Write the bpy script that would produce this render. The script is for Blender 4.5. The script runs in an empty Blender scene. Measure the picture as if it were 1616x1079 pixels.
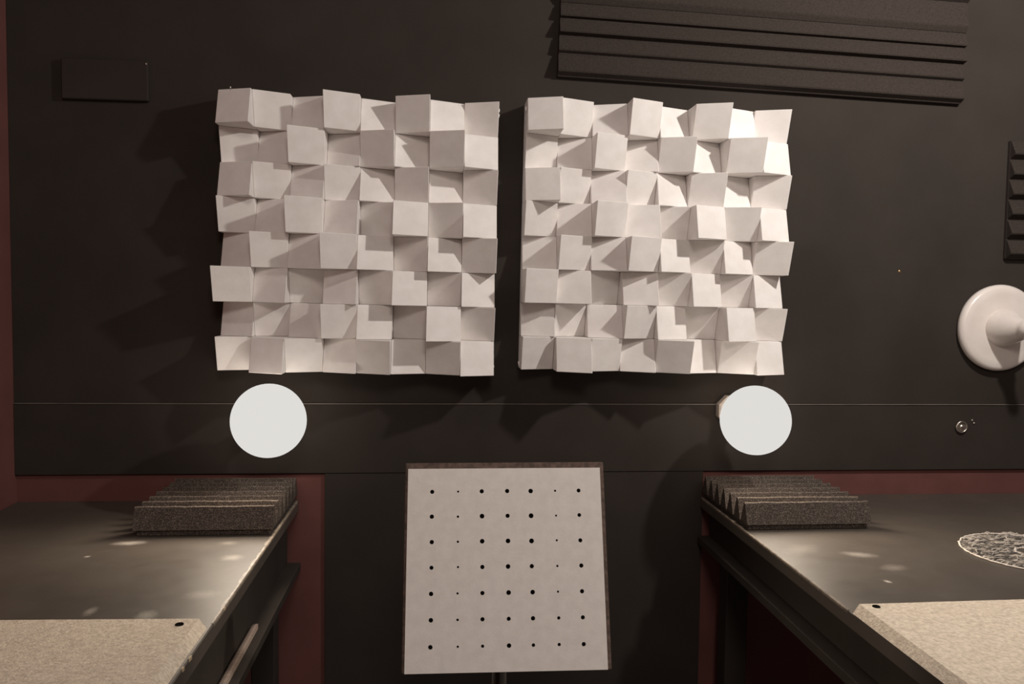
import bpy, bmesh, math, random
from mathutils import Matrix, Vector

# ------------------------------------------------------------------ camera, world, lights
ZC = 1.24                      # camera height above the floor; the other heights are written relative to it
D = 1.885                      # distance camera -> front of the black boards on the back wall
scene = bpy.context.scene
C = scene.collection
RND = random.Random(7)

cam_d = bpy.data.cameras.new('camera')
cam_d.sensor_width = 36.0
cam_d.sensor_fit = 'HORIZONTAL'
cam_d.lens = 1300 * 36.0 / 1616
cam_d.clip_start = 0.02
cam = bpy.data.objects.new('camera', cam_d)
C.objects.link(cam)
right = Vector((0.9960, -0.0885, 0.0130)); fwd = Vector((0.0891, 0.9945, -0.0552)); up = Vector((-0.0081, 0.0561, 0.9984))
fwd.normalize(); right = (right - fwd * right.dot(fwd)).normalized(); up = right.cross(fwd)
M = Matrix.Identity(4)
for i in range(3):
    M[i][0], M[i][1], M[i][2] = right[i], up[i], -fwd[i]
M[2][3] = ZC
cam.matrix_world = M
scene.camera = cam

world = bpy.data.worlds.new('world')
scene.world = world
world.use_nodes = True
bg = world.node_tree.nodes['Background']
bg.inputs['Color'].default_value = (1.0, 0.77, 0.68, 1)
bg.inputs['Strength'].default_value = 0.13

ld = bpy.data.lights.new('room_lamp', 'POINT')
ld.energy = 45
ld.color = (1.0, 0.93, 0.86)
ld.shadow_soft_size = 0.035
lo = bpy.data.objects.new('room_lamp', ld)
lo.location = (1.12, 1.01, ZC + 0.80)
C.objects.link(lo)
ld2 = bpy.data.lights.new('fill_light_behind_camera', 'POINT')      # added unseen fill light, brightens the tile and fibre boards
ld2.energy = 50
ld2.color = (1.0, 0.87, 0.78)
ld2.shadow_soft_size = 0.25
lo2 = bpy.data.objects.new('fill_light_behind_camera', ld2)
lo2.location = (0.15, -0.7, ZC + 1.0)
C.objects.link(lo2)

vs = scene.view_settings
vs.view_transform = 'Standard'
vs.look = 'None'
vs.exposure = 0.0
vs.gamma = 1.0
vs.use_curve_mapping = False

# ------------------------------------------------------------------ materials
def newmat(name):
    m = bpy.data.materials.new(name)
    m.use_nodes = True
    nt = m.node_tree
    return m, nt, nt.nodes['Principled BSDF']

def coords(nt, scale=None):
    tc = nt.nodes.new('ShaderNodeTexCoord')
    if scale is None:
        return tc.outputs['Object']
    mp = nt.nodes.new('ShaderNodeMapping')
    mp.inputs['Scale'].default_value = scale
    nt.links.new(tc.outputs['Object'], mp.inputs['Vector'])
    return mp.outputs['Vector']

def noise(nt, vec, scale, detail=3, rough=0.55):
    n = nt.nodes.new('ShaderNodeTexNoise')
    n.inputs['Scale'].default_value = scale
    n.inputs['Detail'].default_value = detail
    n.inputs['Roughness'].default_value = rough
    nt.links.new(vec, n.inputs['Vector'])
    return n.outputs['Fac']

def ramp(nt, fac, a, b, c0, c1):
    r = nt.nodes.new('ShaderNodeValToRGB')
    r.color_ramp.elements[0].position = a; r.color_ramp.elements[0].color = (*c0, 1)
    r.color_ramp.elements[1].position = b; r.color_ramp.elements[1].color = (*c1, 1)
    nt.links.new(fac, r.inputs['Fac'])
    return r.outputs['Color']

def bump(nt, bsdf, h, strength, dist):
    b = nt.nodes.new('ShaderNodeBump')
    b.inputs['Strength'].default_value = strength
    b.inputs['Distance'].default_value = dist
    nt.links.new(h, b.inputs['Height'])
    nt.links.new(b.outputs['Normal'], bsdf.inputs['Normal'])

def noisy(name, c0, c1, scale, rough, bstr=0.3, bdist=0.001, bscale=None, spec=0.5, stretch=None, lo=0.35, hi=0.65, metal=0.0):
    m, nt, b = newmat(name)
    v = coords(nt, stretch)
    nt.links.new(ramp(nt, noise(nt, v, scale, 4), lo, hi, c0, c1), b.inputs['Base Color'])
    b.inputs['Roughness'].default_value = rough
    b.inputs['Specular IOR Level'].default_value = spec
    b.inputs['Metallic'].default_value = metal
    if bstr:
        bump(nt, b, noise(nt, v, bscale or scale * 3, 3), bstr, bdist)
    return m

MAT = {}
MAT['styro'] = noisy('white_styrofoam', (0.80, 0.765, 0.74), (0.86, 0.83, 0.81), 28, 0.85, 0.22, 0.0012, 95, 0.25)
MAT['board'] = noisy('black_board', (0.035, 0.029, 0.025), (0.042, 0.0345, 0.030), 6, 0.8, 0.15, 0.0006, 60, 0.1)
MAT['red'] = noisy('dark_red_paint', (0.125, 0.048, 0.042), (0.150, 0.058, 0.051), 9, 0.75, 0.2, 0.0008, 70, 0.3)
MAT['foam'] = noisy('charcoal_foam', (0.052, 0.042, 0.036), (0.26, 0.215, 0.18), 420, 0.95, 0.8, 0.002, 420, 0.1, lo=0.45, hi=0.85)
MAT['foamwall'] = noisy('black_foam', (0.034, 0.0275, 0.024), (0.046, 0.037, 0.0325), 240, 0.95, 0.4, 0.001, 300, 0.1)
MAT['dark'] = noisy('black_lacquer', (0.034, 0.028, 0.024), (0.042, 0.035, 0.030), 8, 0.8, 0.1, 0.0005, 60, 0.15)
MAT['floor'] = noisy('dark_carpet', (0.060, 0.050, 0.045), (0.085, 0.070, 0.062), 160, 0.95, 0.5, 0.002, 240, 0.1)
MAT['felt'] = noisy('beige_fibre_board', (0.44, 0.375, 0.30), (0.68, 0.60, 0.49), 190, 0.92, 0.7, 0.0015, 300, 0.15, lo=0.3, hi=0.7)
MAT['plate'] = noisy('grey_white_tile', (0.74, 0.705, 0.665), (0.80, 0.765, 0.725), 60, 0.9, 0.25, 0.0006, 260, 0.15)
MAT['frame'] = noisy('dark_brown_backing', (0.075, 0.055, 0.045), (0.15, 0.105, 0.085), 130, 0.8, 0.3, 0.0008, 200, 0.25)
MAT['void'] = noisy('hole_black', (0.006, 0.005, 0.005), (0.010, 0.009, 0.008), 30, 0.9, 0, spec=0.0)
MAT['enamel'] = noisy('white_enamel', (0.74, 0.68, 0.64), (0.80, 0.75, 0.71), 18, 0.28, 0.05, 0.0004, 40, 0.5)
MAT['mount'] = noisy('cream_plastic', (0.74, 0.66, 0.58), (0.80, 0.72, 0.65), 25, 0.45, 0.05, 0.0004, 60)
MAT['chrome'] = noisy('worn_chrome', (0.42, 0.38, 0.34), (0.75, 0.70, 0.64), 150, 0.3, 0.4, 0.001, 160, metal=1.0)
MAT['brass'] = noisy('brass', (0.62, 0.45, 0.22), (0.75, 0.56, 0.30), 60, 0.3, 0.1, 0.0004, 80, metal=1.0)
MAT['strip'] = noisy('seam_glint_grey', (0.12, 0.105, 0.092), (0.20, 0.175, 0.155), 30, 0.5, 0, stretch=(1, 20, 20))
MAT['wood'] = noisy('pale_wood_strip', (0.34, 0.26, 0.21), (0.46, 0.37, 0.31), 25, 0.6, 0.2, 0.0006, 60, stretch=(8, 1, 8))
MAT['rubbed_highlight'] = noisy('rubbed_highlight_paint', (0.13, 0.108, 0.085), (0.27, 0.225, 0.18), 90, 0.5, 0.3, 0.0006, 150)  # rubbed paint, with the desk edge highlight put into its pale colour
MAT['rawwood'] = noisy('bare_chipped_wood', (0.36, 0.27, 0.17), (0.50, 0.39, 0.26), 120, 0.8, 0.5, 0.001, 150)

def glow_material():
    m = bpy.data.materials.new('lit_opal_globe')
    m.use_nodes = True
    nt = m.node_tree
    nt.nodes.clear()
    e = nt.nodes.new('ShaderNodeEmission')
    e.inputs['Color'].default_value = (1.0, 0.975, 0.93, 1)
    e.inputs['Strength'].default_value = 0.74
    o = nt.nodes.new('ShaderNodeOutputMaterial')
    nt.links.new(e.outputs[0], o.inputs['Surface'])
    return m
MAT['glow'] = glow_material()

def desk_material(name, marks):
    """scuffed black laminate; marks = (x, y, half length, half width, angle, strength, colour)"""
    m, nt, b = newmat(name)
    v = coords(nt)
    L = nt.links
    col = ramp(nt, noise(nt, v, 5, 5), 0.3, 0.7, (0.060, 0.050, 0.042), (0.085, 0.072, 0.060))
    haze = ramp(nt, noise(nt, coords(nt, (1.0, 3.0, 1.0)), 14, 6, 0.7), 0.60, 0.80, (0, 0, 0), (1, 1, 1))
    mx = nt.nodes.new('ShaderNodeMix'); mx.data_type = 'RGBA'
    mul = nt.nodes.new('ShaderNodeMath'); mul.operation = 'MULTIPLY'; mul.inputs[1].default_value = 0.28
    L.new(haze, mul.inputs[0]); L.new(mul.outputs[0], mx.inputs['Factor'])
    L.new(col, mx.inputs['A']); mx.inputs['B'].default_value = (0.17, 0.15, 0.125, 1)
    col = mx.outputs['Result']
    wob = noise(nt, v, 95, 6, 0.75)
    for (x, y, a, w, ang, st, c) in marks:
        mp = nt.nodes.new('ShaderNodeMapping'); mp.vector_type = 'TEXTURE'
        mp.inputs['Location'].default_value = (x, y, 0)
        mp.inputs['Rotation'].default_value = (0, 0, ang)
        mp.inputs['Scale'].default_value = (a, w, 1e3)
        L.new(v, mp.inputs['Vector'])
        ln = nt.nodes.new('ShaderNodeVectorMath'); ln.operation = 'LENGTH'
        L.new(mp.outputs['Vector'], ln.inputs[0])
        ad = nt.nodes.new('ShaderNodeMath'); ad.operation = 'ADD'
        L.new(ln.outputs['Value'], ad.inputs[0]); L.new(wob, ad.inputs[1])
        r = nt.nodes.new('ShaderNodeMapRange')
        r.inputs['From Min'].default_value = 0.55; r.inputs['From Max'].default_value = 1.55
        r.inputs['To Min'].default_value = st; r.inputs['To Max'].default_value = 0.0
        L.new(ad.outputs[0], r.inputs['Value'])
        q = nt.nodes.new('ShaderNodeMix'); q.data_type = 'RGBA'
        L.new(r.outputs['Result'], q.inputs['Factor']); L.new(col, q.inputs['A'])
        q.inputs['B'].default_value = (*c, 1)
        col = q.outputs['Result']
    L.new(col, b.inputs['Base Color'])
    rr = nt.nodes.new('ShaderNodeMapRange')
    rr.inputs['To Min'].default_value = 0.36; rr.inputs['To Max'].default_value = 0.56
    L.new(noise(nt, v, 22, 4), rr.inputs['Value']); L.new(rr.outputs['Result'], b.inputs['Roughness'])
    b.inputs['Specular IOR Level'].default_value = 0.5
    bump(nt, b, noise(nt, v, 150, 3), 0.10, 0.0006)
    return m

# ------------------------------------------------------------------ mesh helpers
def finish(name, bm, mat, parent=None, smooth=False):
    bmesh.ops.recalc_face_normals(bm, faces=bm.faces)
    me = bpy.data.meshes.new(name)
    bm.to_mesh(me); bm.free()
    if smooth:
        for p in me.polygons:
            p.use_smooth = True
    me.materials.append(mat if not isinstance(mat, str) else MAT[mat])
    return link(name, me, parent)

def link(name, me, parent=None):
    o = bpy.data.objects.new(name, me)
    C.objects.link(o)
    if parent is not None:
        o.parent = parent
    return o

def tag(o, label=None, cat=None, group=None, kind=None):
    if label: o['label'] = label
    if cat: o['category'] = cat
    if group: o['group'] = group
    if kind: o['kind'] = kind
    return o

def thing(name, loc, label, cat, group=None, rot=(0, 0, 0)):
    o = bpy.data.objects.new(name, None)
    o.empty_display_size = 0.05
    C.objects.link(o)
    o.location = loc
    o.rotation_euler = rot
    return tag(o, label, cat, group)

def box(x0, x1, y0, y1, z0, z1, bev=0.0, seg=1, bm=None):
    own = bm is None
    bm = bm or bmesh.new()
    vsx = [bm.verts.new((x, y, z)) for x in (x0, x1) for y in (y0, y1) for z in (z0, z1)]
    for f in ((0, 1, 3, 2), (4, 6, 7, 5), (0, 4, 5, 1), (2, 3, 7, 6), (0, 2, 6, 4), (1, 5, 7, 3)):
        bm.faces.new([vsx[i] for i in f])
    if bev and own:
        bmesh.ops.bevel(bm, geom=list(bm.edges), offset=bev, segments=seg, affect='EDGES')
    return bm

def extrude_poly(pts, axis, a, b, bev=0.0):
    """closed polygon pts (two coordinates) swept along axis ('X' or 'Z') from a to b; 'X': pts=(y,z); 'Z': pts=(x,y)"""
    bm = bmesh.new()
    mk = (lambda p, t: (t, p[0], p[1])) if axis == 'X' else (lambda p, t: (p[0], p[1], t))
    A = [bm.verts.new(mk(p, a)) for p in pts]
    Bv = [bm.verts.new(mk(p, b)) for p in pts]
    n = len(pts)
    bm.faces.new(A); bm.faces.new(Bv)
    for i in range(n):
        bm.faces.new((A[i], A[(i + 1) % n], Bv[(i + 1) % n], Bv[i]))
    if bev:
        bmesh.ops.bevel(bm, geom=list(bm.edges), offset=bev, segments=1, affect='EDGES')
    return bm

def lathe(profile, seg=48, axis='Y'):
    """profile = (radius, distance along -Y); closed at radius 0 ends"""
    bm = bmesh.new()
    rings = []
    for r, t in profile:
        if r < 1e-6:
            rings.append([bm.verts.new((0, -t, 0))])
        else:
            rings.append([bm.verts.new((r * math.cos(2 * math.pi * k / seg), -t, r * math.sin(2 * math.pi * k / seg))) for k in range(seg)])
    for a, b in zip(rings, rings[1:]):
        for k in range(seg):
            j = (k + 1) % seg
            if len(a) == 1 and len(b) == 1: continue
            if len(a) == 1: bm.faces.new((a[0], b[k], b[j]))
            elif len(b) == 1: bm.faces.new((a[k], a[j], b[0]))
            else: bm.faces.new((a[k], a[j], b[j], b[k]))
    return bm

# ------------------------------------------------------------------ the room
XL, XR, ZT = -0.926, 3.00, 2.60
YB = D + 0.006                                     # the red wall lies behind the black boards
wall = tag(finish('wall_back', box(XL - 0.1, XR, YB, YB + 0.1, 0, ZT), 'red'), 'dark red back wall mostly covered by black boards', 'wall', kind='structure')
zs, zr = ZC - 0.2475, ZC - 0.407                   # seam between the boards; lower edge above the red strip
finish('wall_board', box(XL, XR, D, YB, zs + 0.0008, ZT, 0.0008), 'board', wall)
finish('wall_board', box(XL, XR, D - 0.0025, YB, zr, zs, 0.0012), 'board', wall)
finish('wall_board', box(-0.255, 0.628, D - 0.0005, YB, 0.0, zr - 0.0006, 0.0006), 'board', wall)
finish('seam_glint', box(XL, XR, D - 0.0045, D - 0.0003, zs - 0.0009, zs + 0.0007), 'strip', wall)  # added grey strip, stands in for light caught on the lower board's top edge
sc = finish('screw', lathe([(0, 0.0022), (0.0025, 0.002), (0.0034, 0.0008), (0.0034, -0.002)], 14), 'brass', wall, True)
sc.location = (1.0956, D, ZC + 0.072)
tag(finish('wall_left', box(XL - 0.1, XL, 0.0, YB, 0, ZT), 'red'), 'dark red side wall at the left edge', 'wall', kind='structure')
tag(finish('floor', box(XL - 0.1, XR, -0.4, YB + 0.1, -0.1, 0), 'floor'), 'black carpeted floor in the dark gap', 'floor', kind='structure')

# ------------------------------------------------------------------ the two block diffusers
B = 0.595 / 8
H = [[98, 65, 59, 91, 50, 90, 66, 53],
     [42, 41, 85, 45, 83, 58, 108, 89],
     [82, 62, 65, 64, 52, 74, 50, 68],
     [63, 61, 110, 87, 50, 110, 87, 95],
     [49, 90, 88, 119, 93, 68, 79, 93],
     [105, 80, 45, 87, 74, 94, 51, 74],
     [47, 45, 68, 96, 83, 46, 116, 74],
     [67, 111, 91, 75, 112, 76, 101, 98]]
GX, GZ = 0.029, 0.0234                              # rise of a slanted face across one block
def block_mesh(r, c):
    odd = (r + c) % 2
    if c < 4: sx, sz = (-1, -1) if odd else (1, 1)
    else: sx, sz = (1, -1) if odd else (-1, 1)
    h = H[r][c] / 1000.0
    g = 0.0002
    x0, x1 = c * B + g, (c + 1) * B - g
    z0, z1 = -(r + 1) * B + g, -r * B - g
    def hh(px, pz):                                  # px: 0 left 1 right, pz: 0 top 1 bottom
        return -(h + sx * GX * (px - 0.5) + sz * GZ * (pz - 0.5))
    bm = bmesh.new()
    b = [bm.verts.new(q) for q in ((x0, -0.006, z0), (x1, -0.006, z0), (x1, -0.006, z1), (x0, -0.006, z1))]
    t = [bm.verts.new(q) for q in ((x0, hh(0, 1), z0), (x1, hh(1, 1), z0), (x1, hh(1, 0), z1), (x0, hh(0, 0), z1))]
    bm.faces.new(b); top = bm.faces.new(t)
    for i in range(4):
        bm.faces.new((b[i], b[(i + 1) % 4], t[(i + 1) % 4], t[i]))
    ed = list(top.edges) + [e for e in bm.edges if (e.verts[0] in b) != (e.verts[1] in b)]
    bmesh.ops.bevel(bm, geom=ed, offset=0.0009, segments=1, affect='EDGES')
    bmesh.ops.recalc_face_normals(bm, faces=bm.faces)
    me = bpy.data.meshes.new('block')
    bm.to_mesh(me); bm.free()
    me.materials.append(MAT['styro'])
    return me
BLK = [[block_mesh(r, c) for c in range(8)] for r in range(8)]

def nub(parent, loc, s, seed):
    rr = random.Random(seed)
    bm = bmesh.new()
    bmesh.ops.create_icosphere(bm, subdivisions=1, radius=1.0)
    for v in bm.verts:
        k = s * (0.7 + 0.6 * rr.random())
        v.co = Vector((v.co.x * k, v.co.y * k * 1.2, v.co.z * k * 1.4))
    o = finish('torn_nub', bm, 'styro', parent)
    o.location = loc
    return o

def diffuser(x, z, label, nubs):
    t = thing('acoustic_diffuser', (x, D - 0.0004, ZC + z), label, 'diffuser', 'white block diffusers on the black wall', (0, 0.0108, 0))
    bm = box(0.0005, 0.5945, -0.0058, -0.0001, -0.5945, -0.0005)
    finish('back_panel', bm, 'styro', t)
    for r in range(8):
        for c in range(8):
            link('block', BLK[r][c], t)
    for i, (q, s) in enumerate(nubs):
        nub(t, q, s, i + int(1000 * abs(x)))
    return t
diffuser(-0.4671, 0.4277, 'greyer, more shaded white foam diffuser of slanted blocks, nearer the left red wall',
         [((0.594, -0.045, -0.012), 0.006), ((0.5955, -0.04, -0.022), 0.004), ((0.002, -0.045, -0.575), 0.004), ((0.5955, -0.05, -0.578), 0.004), ((0.03, -0.09, 0.0008), 0.0015)])
diffuser(0.1897, 0.4327, 'brighter white foam diffuser of slanted blocks, nearer the white wall bracket',
         [((0.0005, -0.05, -0.018), 0.004), ((0.001, -0.03, -0.585), 0.005), ((0.57, -0.05, 0.0002), 0.0015), ((0.585, -0.06, -0.5945), 0.0025)])

# ------------------------------------------------------------------ desks
ZD = ZC - 0.468
def desk(loc, rz, label, x0, x1, depth, marks, matname, apron, sgn):
    """local frame: y from 0 at the wall to -depth towards the room; the side facing the gap is at local x = 0"""
    t = thing('studio_desk', loc, label, 'desk', 'black desks on both sides of the gap', (0, 0, rz))
    m = desk_material(matname, marks)
    finish('desk_top', box(x0, x1, -depth, 0, ZD - 0.026, ZD, 0.0016), m, t)
    ix0, ix1 = (x0 + 0.02, x1 - 0.024) if sgn < 0 else (x0 + 0.024, x1 - 0.02)
    finish('apron', box(ix0, ix1, -depth + 0.02, -0.01, ZD - apron, ZD - 0.0265, 0.001), 'dark', t)
    ex0, ex1 = (x1 - 0.045, x1 + 0.006) if sgn < 0 else (x0 - 0.006, x0 + 0.045)
    finish('rail', box(ex0, ex1, -depth + 0.02, -0.012, ZD - apron - 0.018, ZD - apron - 0.0005, 0.0012), 'dark', t)
    for yy in (-depth + 0.06, -0.08):
        for xx in (x0 + 0.06, x1 - 0.06):
            finish('leg', box(xx - 0.025, xx + 0.025, yy - 0.025, yy + 0.025, 0, ZD - apron - 0.0005, 0.002), 'dark', t)
    return t

white = (0.55, 0.50, 0.45)
marksL = [(-0.256, -0.322, 0.035, 0.016, 0.10, 0.75, white), (-0.104, -0.680, 0.018, 0.022, 0.2, 0.55, (0.42, 0.42, 0.36)),
          (-0.19, -0.66, 0.010, 0.020, 0.0, 0.35, white), (-0.047, -0.418, 0.022, 0.020, 0.1, 0.35, white),
          (-0.30, -0.40, 0.006, 0.006, 0, 0.7, white), (-0.075, -0.33, 0.020, 0.014, 0, 0.25, white),
          (-0.05, -0.60, 0.030, 0.022, 0.2, 0.22, white)]
tL = desk((-0.314, YB, 0), 0.0, 'scuffed black desk running along the left red wall', XL + 0.314 + 0.001, 0.0, 1.40, marksL, 'scuffed_black_laminate_a', 0.142, -1)
marksR = [(0.155, -0.455, 0.035, 0.018, -0.35, 0.40, white), (0.130, -0.598, 0.006, 0.009, 0.3, 0.85, white),
          (0.18, -0.53, 0.03, 0.02, 0.3, 0.22, white), (0.06, -0.42, 0.05, 0.03, 0.6, 0.15, white)]
tR = desk((0.6225, YB, 0), 0.0, 'scuffed black desk on the side of the white wall bracket, carrying the fuzzy ring', 0.0, 1.35, 1.40, marksR, 'scuffed_black_laminate_b', 0.092, 1)

def chip(parent, x, y, z, a, b, seed):
    rr = random.Random(seed)
    pts = []
    n = 9
    for k in range(n):
        w = 2 * math.pi * k / n
        s = 0.6 + 0.5 * rr.random()
        pts.append((x + b * s * math.cos(w), y + a * s * math.sin(w)))
    bm = extrude_poly(pts, 'Z', z - 0.004, z + 0.0005)
    finish('chipped_edge', bm, 'rawwood', parent)
for i, (y, a, b) in enumerate(((-0.655, 0.005, 0.0012), (-0.825, 0.007, 0.0014), (-0.855, 0.005, 0.0012))):
    chip(tL, -0.0002, y, ZD, a, b, i)
def worn_highlight_edge(parent, s, w, y0, y1, seed):
    """pale strip of wear and painted highlight along the edge of the desk top that faces the gap"""
    rr = random.Random(seed)
    n = 60
    out, inn = [], []
    for k in range(n + 1):
        y = y0 + (y1 - y0) * k / n
        out.append((s * 0.0004, y))
        inn.append((-s * w * (0.45 + 0.75 * rr.random()), y))
    bm = bmesh.new()
    rows = []
    for (a, b) in zip(out, inn):
        rows.append([bm.verts.new((a[0], a[1], ZD - 0.005)), bm.verts.new((a[0], a[1], ZD - 0.0012)), bm.verts.new((a[0] - s * 0.0014, a[1], ZD + 0.0004)), bm.verts.new((b[0], b[1], ZD + 0.0004)), bm.verts.new((b[0], b[1], ZD - 0.005))])
    for p, q in zip(rows, rows[1:]):
        for m in range(5):
            bm.faces.new((p[m], p[(m + 1) % 5], q[(m + 1) % 5], q[m]))
    bm.faces.new(rows[0]); bm.faces.new(rows[-1])
    finish('worn_highlight_edge', bm, 'rubbed_highlight', parent)
worn_highlight_edge(tL, 1, 0.0058, -0.715, -0.015, 4)
worn_highlight_edge(tR, -1, 0.0022, -0.715, -0.015, 5)

# ------------------------------------------------------------------ fibre boards lying on the desks
def fibre_board(loc, rz, label, w, l, sgn, skew, screw):
    """local origin = back corner on the gap side (top edge of the bevel)"""
    t = thing('fibre_board', loc, label, 'board', 'beige fibre boards on the desks', (0, 0, rz))
    T = 0.013
    bv = 0.012
    s = sgn
    bm = bmesh.new()
    top = [(0, 0), (s * w, skew), (s * w, -l), (0, -l)]
    bot = [(-s * bv, -0.004), (s * w, skew + 0.001), (s * w, -l), (-s * bv, -l)]
    n = 24
    def ring(pts, z, jit):
        out = []
        for i in range(4):
            a, b = pts[i], pts[(i + 1) % 4]
            m = n if i in (0, 2) else 10
            for k in range(m):
                u = k / m
                j = 0.0009 * (RND.random() - 0.5) if (jit and i == 0 and k) else 0
                out.append(bm.verts.new((a[0] + (b[0] - a[0]) * u, a[1] + (b[1] - a[1]) * u + j, z)))
        return out
    rt = ring(top, T, True); rb = ring(bot, 0.0002, False)
    bm.faces.new(rt); bm.faces.new(rb)
    for i in range(len(rt)):
        j = (i + 1) % len(rt)
        bm.faces.new((rt[i], rt[j], rb[j], rb[i]))
    finish('sheet', bm, 'felt', t)
    sr = finish('screw', lathe([(0, 0.0004), (0.004, 0.0006), (0.0055, 0.0012), (0.0060, 0.0), (0.0060, -0.003)], 18), 'void', t)
    sr.rotation_euler = (-math.pi / 2, 0, 0)
    sr.location = (screw[0], screw[1], T)
    return t
fibre_board((-0.3305, 1.162, ZD), 0.0, 'pale beige fibre board, edge worn, on the desk by the left red wall', 0.58, 0.62, -1, 0.022, (-0.020, -0.020))
fibre_board((0.634, 1.164, ZD), 0.0, 'pale beige fibre board lying in front of the fuzzy white ring', 0.62, 0.62, 1, 0.012, (0.020, -0.012))

# ------------------------------------------------------------------ wedge foam
def wedge_foam(name, loc, rot, label, group, width, ridges, base, mat, jut=0.5, wobble=0.0, inset=0.0):
    """local: x along the ridges, y across them (rows run towards +y), z out of the tile. ridges = list of (pitch, height)"""
    t = thing(name, loc, label, 'foam tile', group, rot)
    tot = sum(p for p, h in ridges)
    finish('foam_base', box(inset, width - inset, inset * 1.4, tot, 0, base, 0.0015), mat, t)
    y = 0.0
    for i, (p, h) in enumerate(ridges):
        n = 14
        bm = bmesh.new()
        secs = []
        for k in range(n + 1):
            x = 0.0004 + (width - 0.0008) * k / n
            w = wobble * (RND.random() - 0.5)
            pts = [(y + 0.002, base - 0.0005), (y + 0.003, base + 0.002), (y + p * jut - 0.003, base + h + w - 0.0015), (y + p * jut, base + h + w), (y + p * jut + 0.003, base + h + w - 0.0015), (y + p - 0.003, base + 0.002), (y + p - 0.002, base - 0.0005)]
            secs.append([bm.verts.new((x, q[0], q[1])) for q in pts])
        m = len(secs[0])
        for a, b in zip(secs, secs[1:]):
            for j in range(m):
                bm.faces.new((a[j], a[(j + 1) % m], b[(j + 1) % m], b[j]))
        bm.faces.new(secs[0]); bm.faces.new(secs[-1])
        finish('ridge', bm, mat, t)
        y += p
    return t
rows = [(0.0408, 0.042)] * 7
wedge_foam('foam_wedge_tile', (-0.579, 1.603, ZD), (0, 0, 0), 'ridged charcoal foam tile under the globe lamp nearer the left wall', 'foam tiles under the globe lamps', 0.263, rows, 0.013, 'foam', 0.5, 0.0012, 0.006)
wedge_foam('foam_wedge_tile', (0.625, 1.592, ZD), (0, 0, 0.004), 'ridged charcoal foam tile on the desk that carries the fuzzy ring', 'foam tiles under the globe lamps', 0.264, rows, 0.013, 'foam', 0.5, 0.0012, 0.006)
# foam on the wall (local z points away from the wall: rotate about x by +90 degrees)
bands = [(0.050, 0.015), (0.040, 0.010), (0.037, 0.016), (0.034, 0.011), (0.070, 0.010), (0.045, 0.012), (0.045, 0.012), (0.045, 0.012)]
wedge_foam('wall_foam', (0.262, D, ZC + 0.497), (math.pi / 2, 0.031, 0), 'long black ribbed foam panel high on the wall over the brighter diffuser', None, 0.962, bands, 0.014, 'foamwall', 0.22)
wedge_foam('wall_foam', (1.356, D, ZC + 0.105), (math.pi / 2, 0, 0), 'black ribbed foam tile on the wall above the white bracket, cut by the right edge', None, 0.30, [(0.047, 0.018)] * 6, 0.010, 'foamwall', 0.3)
t = thing('wall_plate', (-0.72, D, ZC + 0.455), 'small flat black plate on the dark wall, upper left', 'plate')
finish('cover', box(-0.090, 0.090, -0.012, -0.0002, -0.043, 0.043, 0.002), 'board', t)
s2 = finish('screw', lathe([(0, 0.0016), (0.0022, 0.001), (0.0024, -0.002)], 12), 'chrome', t, True)
s2.location = (0.086, -0.012, 0.036)

# ------------------------------------------------------------------ globe lamps
def globe_lamp(x, z, r, label):
    y = 1.73
    t = thing('globe_lamp', (x, D - 0.0026, ZC + z), label, 'lamp', 'lit globe lamps on the wall')
    d = D - 0.0026 - y
    o = finish('wall_mount', lathe([(0, 0.0), (0.0375, 0.0), (0.0375, 0.020), (0.033, 0.025), (0, 0.025)], 8), 'mount', t)
    o.rotation_euler = (0, math.pi / 8, 0)
    o.location = (-0.001, 0, 0.002)
    finish('socket', lathe([(0.020, 0.0235), (0.021, 0.03), (0.021, d - r * 0.985), (0.024, d - r * 0.955), (0.026, d - r * 0.94)], 32), 'mount', t, True)
    prof = [(r * math.sin(math.pi * k / 28), d - r * math.cos(math.pi * k / 28)) for k in range(29)]
    prof[0] = (0, d - r); prof[-1] = (0, d + r)
    finish('globe', lathe(prof, 56), 'glow', t, True)
    w = bpy.data.lights.new('globe_side_light', 'POINT')  # the little that leaks sideways and back
    w.energy = 0.45
    w.color = (1.0, 0.86, 0.72)
    w.shadow_soft_size = r * 1.02
    w.use_soft_falloff = False
    o = bpy.data.objects.new('globe_side_light', w)
    C.objects.link(o)
    o.parent = t
    o.location = (0, -d, 0)
    l = bpy.data.lights.new('globe_light', 'SPOT')      # a bulb that throws its light forward, away from the wall
    l.energy = 12.0
    l.color = (1.0, 0.84, 0.66)
    l.spot_size = math.pi
    l.spot_blend = 0.6
    l.shadow_soft_size = r * 1.02
    l.use_soft_falloff = False
    o = bpy.data.objects.new('globe_light', l)
    C.objects.link(o)
    o.parent = t
    o.location = (0, -d, 0)
    o.rotation_euler = (math.radians(-78), 0, 0)
    return t
globe_lamp(-0.348, -0.2630, 0.0765, 'lit round white globe lamp below the greyer diffuser, nearer the left red wall')
globe_lamp(0.690, -0.2626, 0.0755, 'lit round white globe lamp below the brighter diffuser, its cream mount peeking out')

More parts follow.
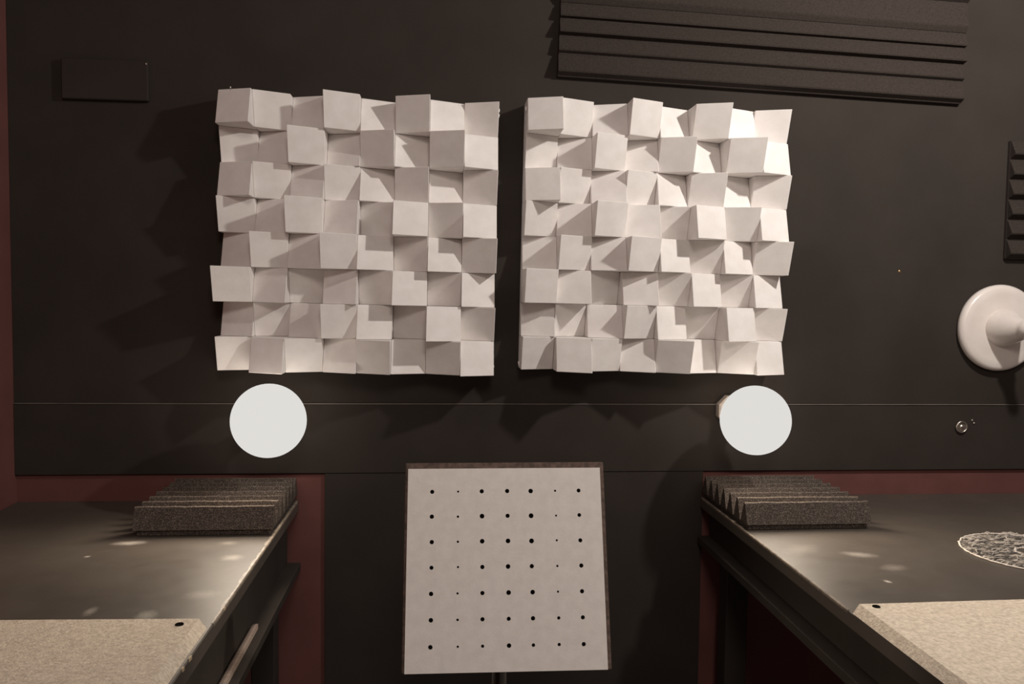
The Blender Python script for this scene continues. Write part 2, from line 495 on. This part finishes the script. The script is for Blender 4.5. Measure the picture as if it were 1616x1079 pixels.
# ------------------------------------------------------------------ perforated tile on its stand
pt = thing('perforated_tile', (0.1047, 1.2243, ZC - 0.4096), 'grey white square acoustic tile with seven rows of holes, standing between the desks', 'tile')
pt.rotation_mode = 'YXZ'
pt.rotation_euler = (-0.3204, -0.0069, -0.0275)
W2, H2 = 0.150, 0.1488
def perforated():
    bm = bmesh.new()
    us = [0.1255, 0.258, 0.381, 0.512, 0.633, 0.762, 0.884]
    vv = [0.119 + 0.1265 * i for i in range(7)]
    dia = [6.3, 3.4, 6.6, 6.4, 6.8, 3.2, 5.8]
    cu = [0.06] + [(a + b) / 2 for a, b in zip(us, us[1:])] + [0.945]
    cv = [0.055] + [(a + b) / 2 for a, b in zip(vv, vv[1:])] + [0.942]
    X = lambda u: (u - 0.5) * 2 * W2
    Z = lambda v: (0.5 - v) * 2 * H2
    n = 16
    def quad(a, b, c, d):
        bm.faces.new([bm.verts.new(q) for q in (a, b, c, d)])
    rr = random.Random(3)
    TH = 0.0045
    for j in range(7):
        for i in range(7):
            x0, x1, z1, z0 = X(cu[i]), X(cu[i + 1]), Z(cv[j]), Z(cv[j + 1])
            cx = X(us[i]) + 0.0006 * (rr.random() - 0.5); cz = Z(vv[j]) + 0.0006 * (rr.random() - 0.5)
            r = dia[i] * 0.00052 * (0.92 + 0.16 * rr.random())
            if i == 5 and j >= 5: r *= 1.45
            if i in (2, 4) and j == 6: r *= 0.72
            sq, ci, cb = [], [], []
            for k in range(n):
                w = 2 * math.pi * (k + 0.5) / n
                dx, dz = math.cos(w), math.sin(w)
                ts = []
                if dx > 1e-9: ts.append((x1 - cx) / dx)
                if dx < -1e-9: ts.append((x0 - cx) / dx)
                if dz > 1e-9: ts.append((z1 - cz) / dz)
                if dz < -1e-9: ts.append((z0 - cz) / dz)
                tt = min(ts)
                sq.append(bm.verts.new((cx + dx * tt, 0, cz + dz * tt)))
                ci.append(bm.verts.new((cx + dx * r, 0, cz + dz * r)))
                cb.append(bm.verts.new((cx + dx * r, TH, cz + dz * r)))
            corners = {0: None}
            cs = {(1, 1): bm.verts.new((x1, 0, z1)), (-1, 1): bm.verts.new((x0, 0, z1)), (-1, -1): bm.verts.new((x0, 0, z0)), (1, -1): bm.verts.new((x1, 0, z0))}
            def side(v):
                d = {(1, 0): abs(v.co.x - x1), (-1, 0): abs(v.co.x - x0), (0, 1): abs(v.co.z - z1), (0, -1): abs(v.co.z - z0)}
                return min(d, key=d.get)
            for k in range(n):
                l = (k + 1) % n
                sa, sb = side(sq[k]), side(sq[l])
                if sa == sb:
                    bm.faces.new((sq[k], sq[l], ci[l], ci[k]))
                else:
                    key = (sa[0] + sb[0], sa[1] + sb[1])
                    bm.faces.new((sq[k], cs[key], sq[l], ci[l], ci[k]))
                bm.faces.new((ci[k], ci[l], cb[l], cb[k]))
    xa, xb, zb, za = X(0), X(1), Z(0), Z(1)
    xi0, xi1, zi1, zi0 = X(cu[0]), X(cu[7]), Z(cv[0]), Z(cv[7])
    quad((xa, 0, zi1), (xb, 0, zi1), (xb, 0, zb), (xa, 0, zb))
    quad((xa, 0, za), (xb, 0, za), (xb, 0, zi0), (xa, 0, zi0))
    quad((xa, 0, zi0), (xi0, 0, zi0), (xi0, 0, zi1), (xa, 0, zi1))
    quad((xi1, 0, zi0), (xb, 0, zi0), (xb, 0, zi1), (xi1, 0, zi1))
    for (a, b) in (((xa, za), (xb, za)), ((xb, za), (xb, zb)), ((xb, zb), (xa, zb)), ((xa, zb), (xa, za))):
        quad((a[0], 0, a[1]), (b[0], 0, b[1]), (b[0], TH, b[1]), (a[0], TH, a[1]))
    bmesh.ops.remove_doubles(bm, verts=bm.verts, dist=1e-6)
    return bm
finish('face_plate', perforated(), 'plate', pt)
bm = box(-W2 - 0.0045, W2 + 0.0065, 0.0052, 0.030, -H2 - 0.0005, H2 + 0.0095, 0.0012)
finish('backing_box', bm, 'frame', pt)
finish('hole_shade', box(-W2 + 0.004, W2 - 0.004, 0.0046, 0.0051, -H2 + 0.004, H2 - 0.004), 'void', pt)  # near-black sheet that paints the shade inside the holes

st = thing('tile_stand', (0.105, 1.33, 0), 'thin black stand in the dark behind the perforated tile', 'stand')
bm = lathe([(0, 0.0), (0.13, 0.0), (0.13, 0.010), (0.10, 0.020), (0.018, 0.028), (0, 0.028)], 36)
o = finish('foot', bm, 'dark', st)
o.rotation_euler = (-math.pi / 2, 0, 0)
bm = lathe([(0, 0.0275), (0.012, 0.0275), (0.012, ZC - 0.4096 + 0.04), (0, ZC - 0.4096 + 0.04)], 16)
o = finish('pole', bm, 'dark', st, True)
o.rotation_euler = (-math.pi / 2, 0, 0)
rest = finish('back_rest', box(-0.05, 0.05, 0.0325, 0.040, -0.06, 0.06, 0.001), 'dark', st)
rest.location = (-0.0003, 1.2243 - 1.33, ZC - 0.4096)
rest.rotation_euler = (-0.3204, 0, 0)
finish('arm', box(-0.010, 0.010, -0.068, -0.010, ZC - 0.4096 - 0.022, ZC - 0.4096 + 0.0, 0.001), 'dark', st)

# ------------------------------------------------------------------ white bracket on the wall, jack knob
t = thing('wall_bracket', (1.3476, D, ZC - 0.0604), 'glossy white round wall bracket with a tapering stem at the right edge', 'bracket')
finish('rose', lathe([(0, 0.0002), (0.098, 0.0002), (0.103, 0.004), (0.104, 0.012), (0.101, 0.019), (0.094, 0.023), (0.080, 0.0225), (0.060, 0.0225), (0.048, 0.0235), (0, 0.0235)], 72), 'enamel', t, True)
finish('stem', lathe([(0.0445, 0.0232), (0.0435, 0.030), (0.0420, 0.040), (0.0385, 0.052), (0.0335, 0.066), (0.0280, 0.080), (0.0225, 0.092), (0.0195, 0.100), (0.0205, 0.104), (0.0205, 0.112), (0.0170, 0.120), (0.0135, 0.128), (0.012, 0.150), (0.0135, 0.162), (0.010, 0.170), (0, 0.172)], 48), 'enamel', t, True)
t = thing('jack_socket', (1.266, D - 0.0025, ZC - 0.3019), 'small round worn chrome knob on the black board below the bracket', 'knob')
finish('bezel', lathe([(0.0105, 0.0), (0.0150, 0.0), (0.0155, 0.003), (0.0140, 0.006), (0.0115, 0.0062), (0.0105, 0.004)], 32), 'chrome', t, True)
finish('knob_cap', lathe([(0, 0.008), (0.004, 0.0078), (0.006, 0.0062), (0.009, 0.0066), (0.0104, 0.004), (0.0104, 0.0)], 28), 'chrome', t)
for i, (x, z) in enumerate(((1.294, -0.286), (1.299, -0.293))):
    k = tag(finish('tack', lathe([(0, 0.003), (0.002, 0.0025), (0.003, 0.001), (0.003, 0.0)], 12), 'chrome', None, True),
            ('upper' if i == 0 else 'lower') + ' of two tiny metal tacks beside the chrome knob', 'tack', 'tacks beside the chrome knob')
    k.location = (x, D - 0.0025, ZC + z)

# ------------------------------------------------------------------ fuzzy white ring and the pale strip
ring = thing('fuzzy_ring', (1.115, 1.428, ZD), 'fuzzy white fibre ring with a small dark hole on the desk', 'ring')
def ring_disc():
    bm = bmesh.new()
    R0, R1, n, m = 0.028, 0.124, 96, 10
    rr = random.Random(11)
    rings = []
    for j in range(m + 1):
        u = j / m
        row = []
        for k in range(n):
            a = 2 * math.pi * k / n
            r = R0 + (R1 - R0) * u + (0.0022 * (rr.random() - 0.5) if j in (0, m) else 0)
            z = 0.0030 + 0.0028 * math.sin(math.pi * u) + 0.0014 * (rr.random() - 0.5)
            if j in (0, m): z = 0.0004
            row.append(bm.verts.new((r * math.cos(a), r * math.sin(a), z)))
        rings.append(row)
    for a, b in zip(rings, rings[1:]):
        for k in range(n):
            bm.faces.new((a[k], a[(k + 1) % n], b[(k + 1) % n], b[k]))
    return bm
def ring_mat():
    m, nt, b = newmat('streaky_white_fibre')
    v = coords(nt, (1.0, 3.2, 1.0))
    nt.links.new(ramp(nt, noise(nt, v, 75, 6, 0.7), 0.49, 0.67, (0.030, 0.025, 0.021), (0.56, 0.50, 0.43)), b.inputs['Base Color'])
    b.inputs['Roughness'].default_value = 0.95
    bump(nt, b, noise(nt, v, 120, 4), 0.8, 0.003)
    return m
MAT['fibre'] = noisy('white_fibre', (0.62, 0.56, 0.49), (0.78, 0.72, 0.65), 120, 0.9, 0.3, 0.001, 160)
finish('pad', ring_disc(), ring_mat(), ring, True)
def rim(R, r, seed, amp):
    rr = random.Random(seed)
    bm = bmesh.new()
    n, m = 120, 6
    rows = []
    for k in range(n):
        a = 2 * math.pi * k / n
        rk = r * (0.7 + 0.6 * rr.random()); Rk = R + amp * (rr.random() - 0.5)
        rows.append([bm.verts.new(((Rk + rk * math.cos(2 * math.pi * j / m)) * math.cos(a), (Rk + rk * math.cos(2 * math.pi * j / m)) * math.sin(a), r + rk * math.sin(2 * math.pi * j / m) * 0.8)) for j in range(m)])
    for k in range(n):
        a, b = rows[k], rows[(k + 1) % n]
        for j in range(m):
            bm.faces.new((a[j], a[(j + 1) % m], b[(j + 1) % m], b[j]))
    return bm
finish('rim', rim(0.1225, 0.0017, 5, 0.0024), 'fibre', ring, True)
finish('rim', rim(0.030, 0.0013, 6, 0.006), 'fibre', ring, True)
def fibres():
    bm = bmesh.new()
    rr = random.Random(21)
    for i in range(320):
        a = 2 * math.pi * rr.random()
        r = math.sqrt(rr.uniform(0.032 ** 2, 0.119 ** 2))
        x, y = r * math.cos(a), r * math.sin(a)
        w = rr.gauss(0.25, 0.45)
        l = rr.uniform(0.004, 0.013)
        dx, dy = math.cos(w) * l, math.sin(w) * l
        nx, ny = -math.sin(w) * 0.0003, math.cos(w) * 0.0003
        z = 0.0055 + 0.002 * rr.random()
        p = [bm.verts.new(q) for q in ((x - dx + nx, y - dy + ny, z - 0.001), (x - dx - nx, y - dy - ny, z - 0.001), (x, y, z + 0.0025 * rr.random() + 0.0006), (x + dx, y + dy, z - 0.0008))]
        bm.faces.new((p[0], p[1], p[2])); bm.faces.new((p[1], p[3], p[2])); bm.faces.new((p[0], p[2], p[3]))
    return bm
tag(finish('fibres', fibres(), 'fibre', ring), kind='stuff')

t = thing('wood_strip', (-0.3275, 1.185, ZD - 0.1425), 'thin pale wooden strip on the rail under the desk by the left wall', 'strip')
bm = extrude_poly([(-0.0045, 0.0), (0.0085, 0.0), (0.0085, 0.004), (0.005, 0.0075), (0.0, 0.009), (-0.0045, 0.009)], 'X', -0.35, 0.32)
o = finish('strip', bm, 'wood', t)
o.rotation_euler = (0, 0, math.pi / 2)
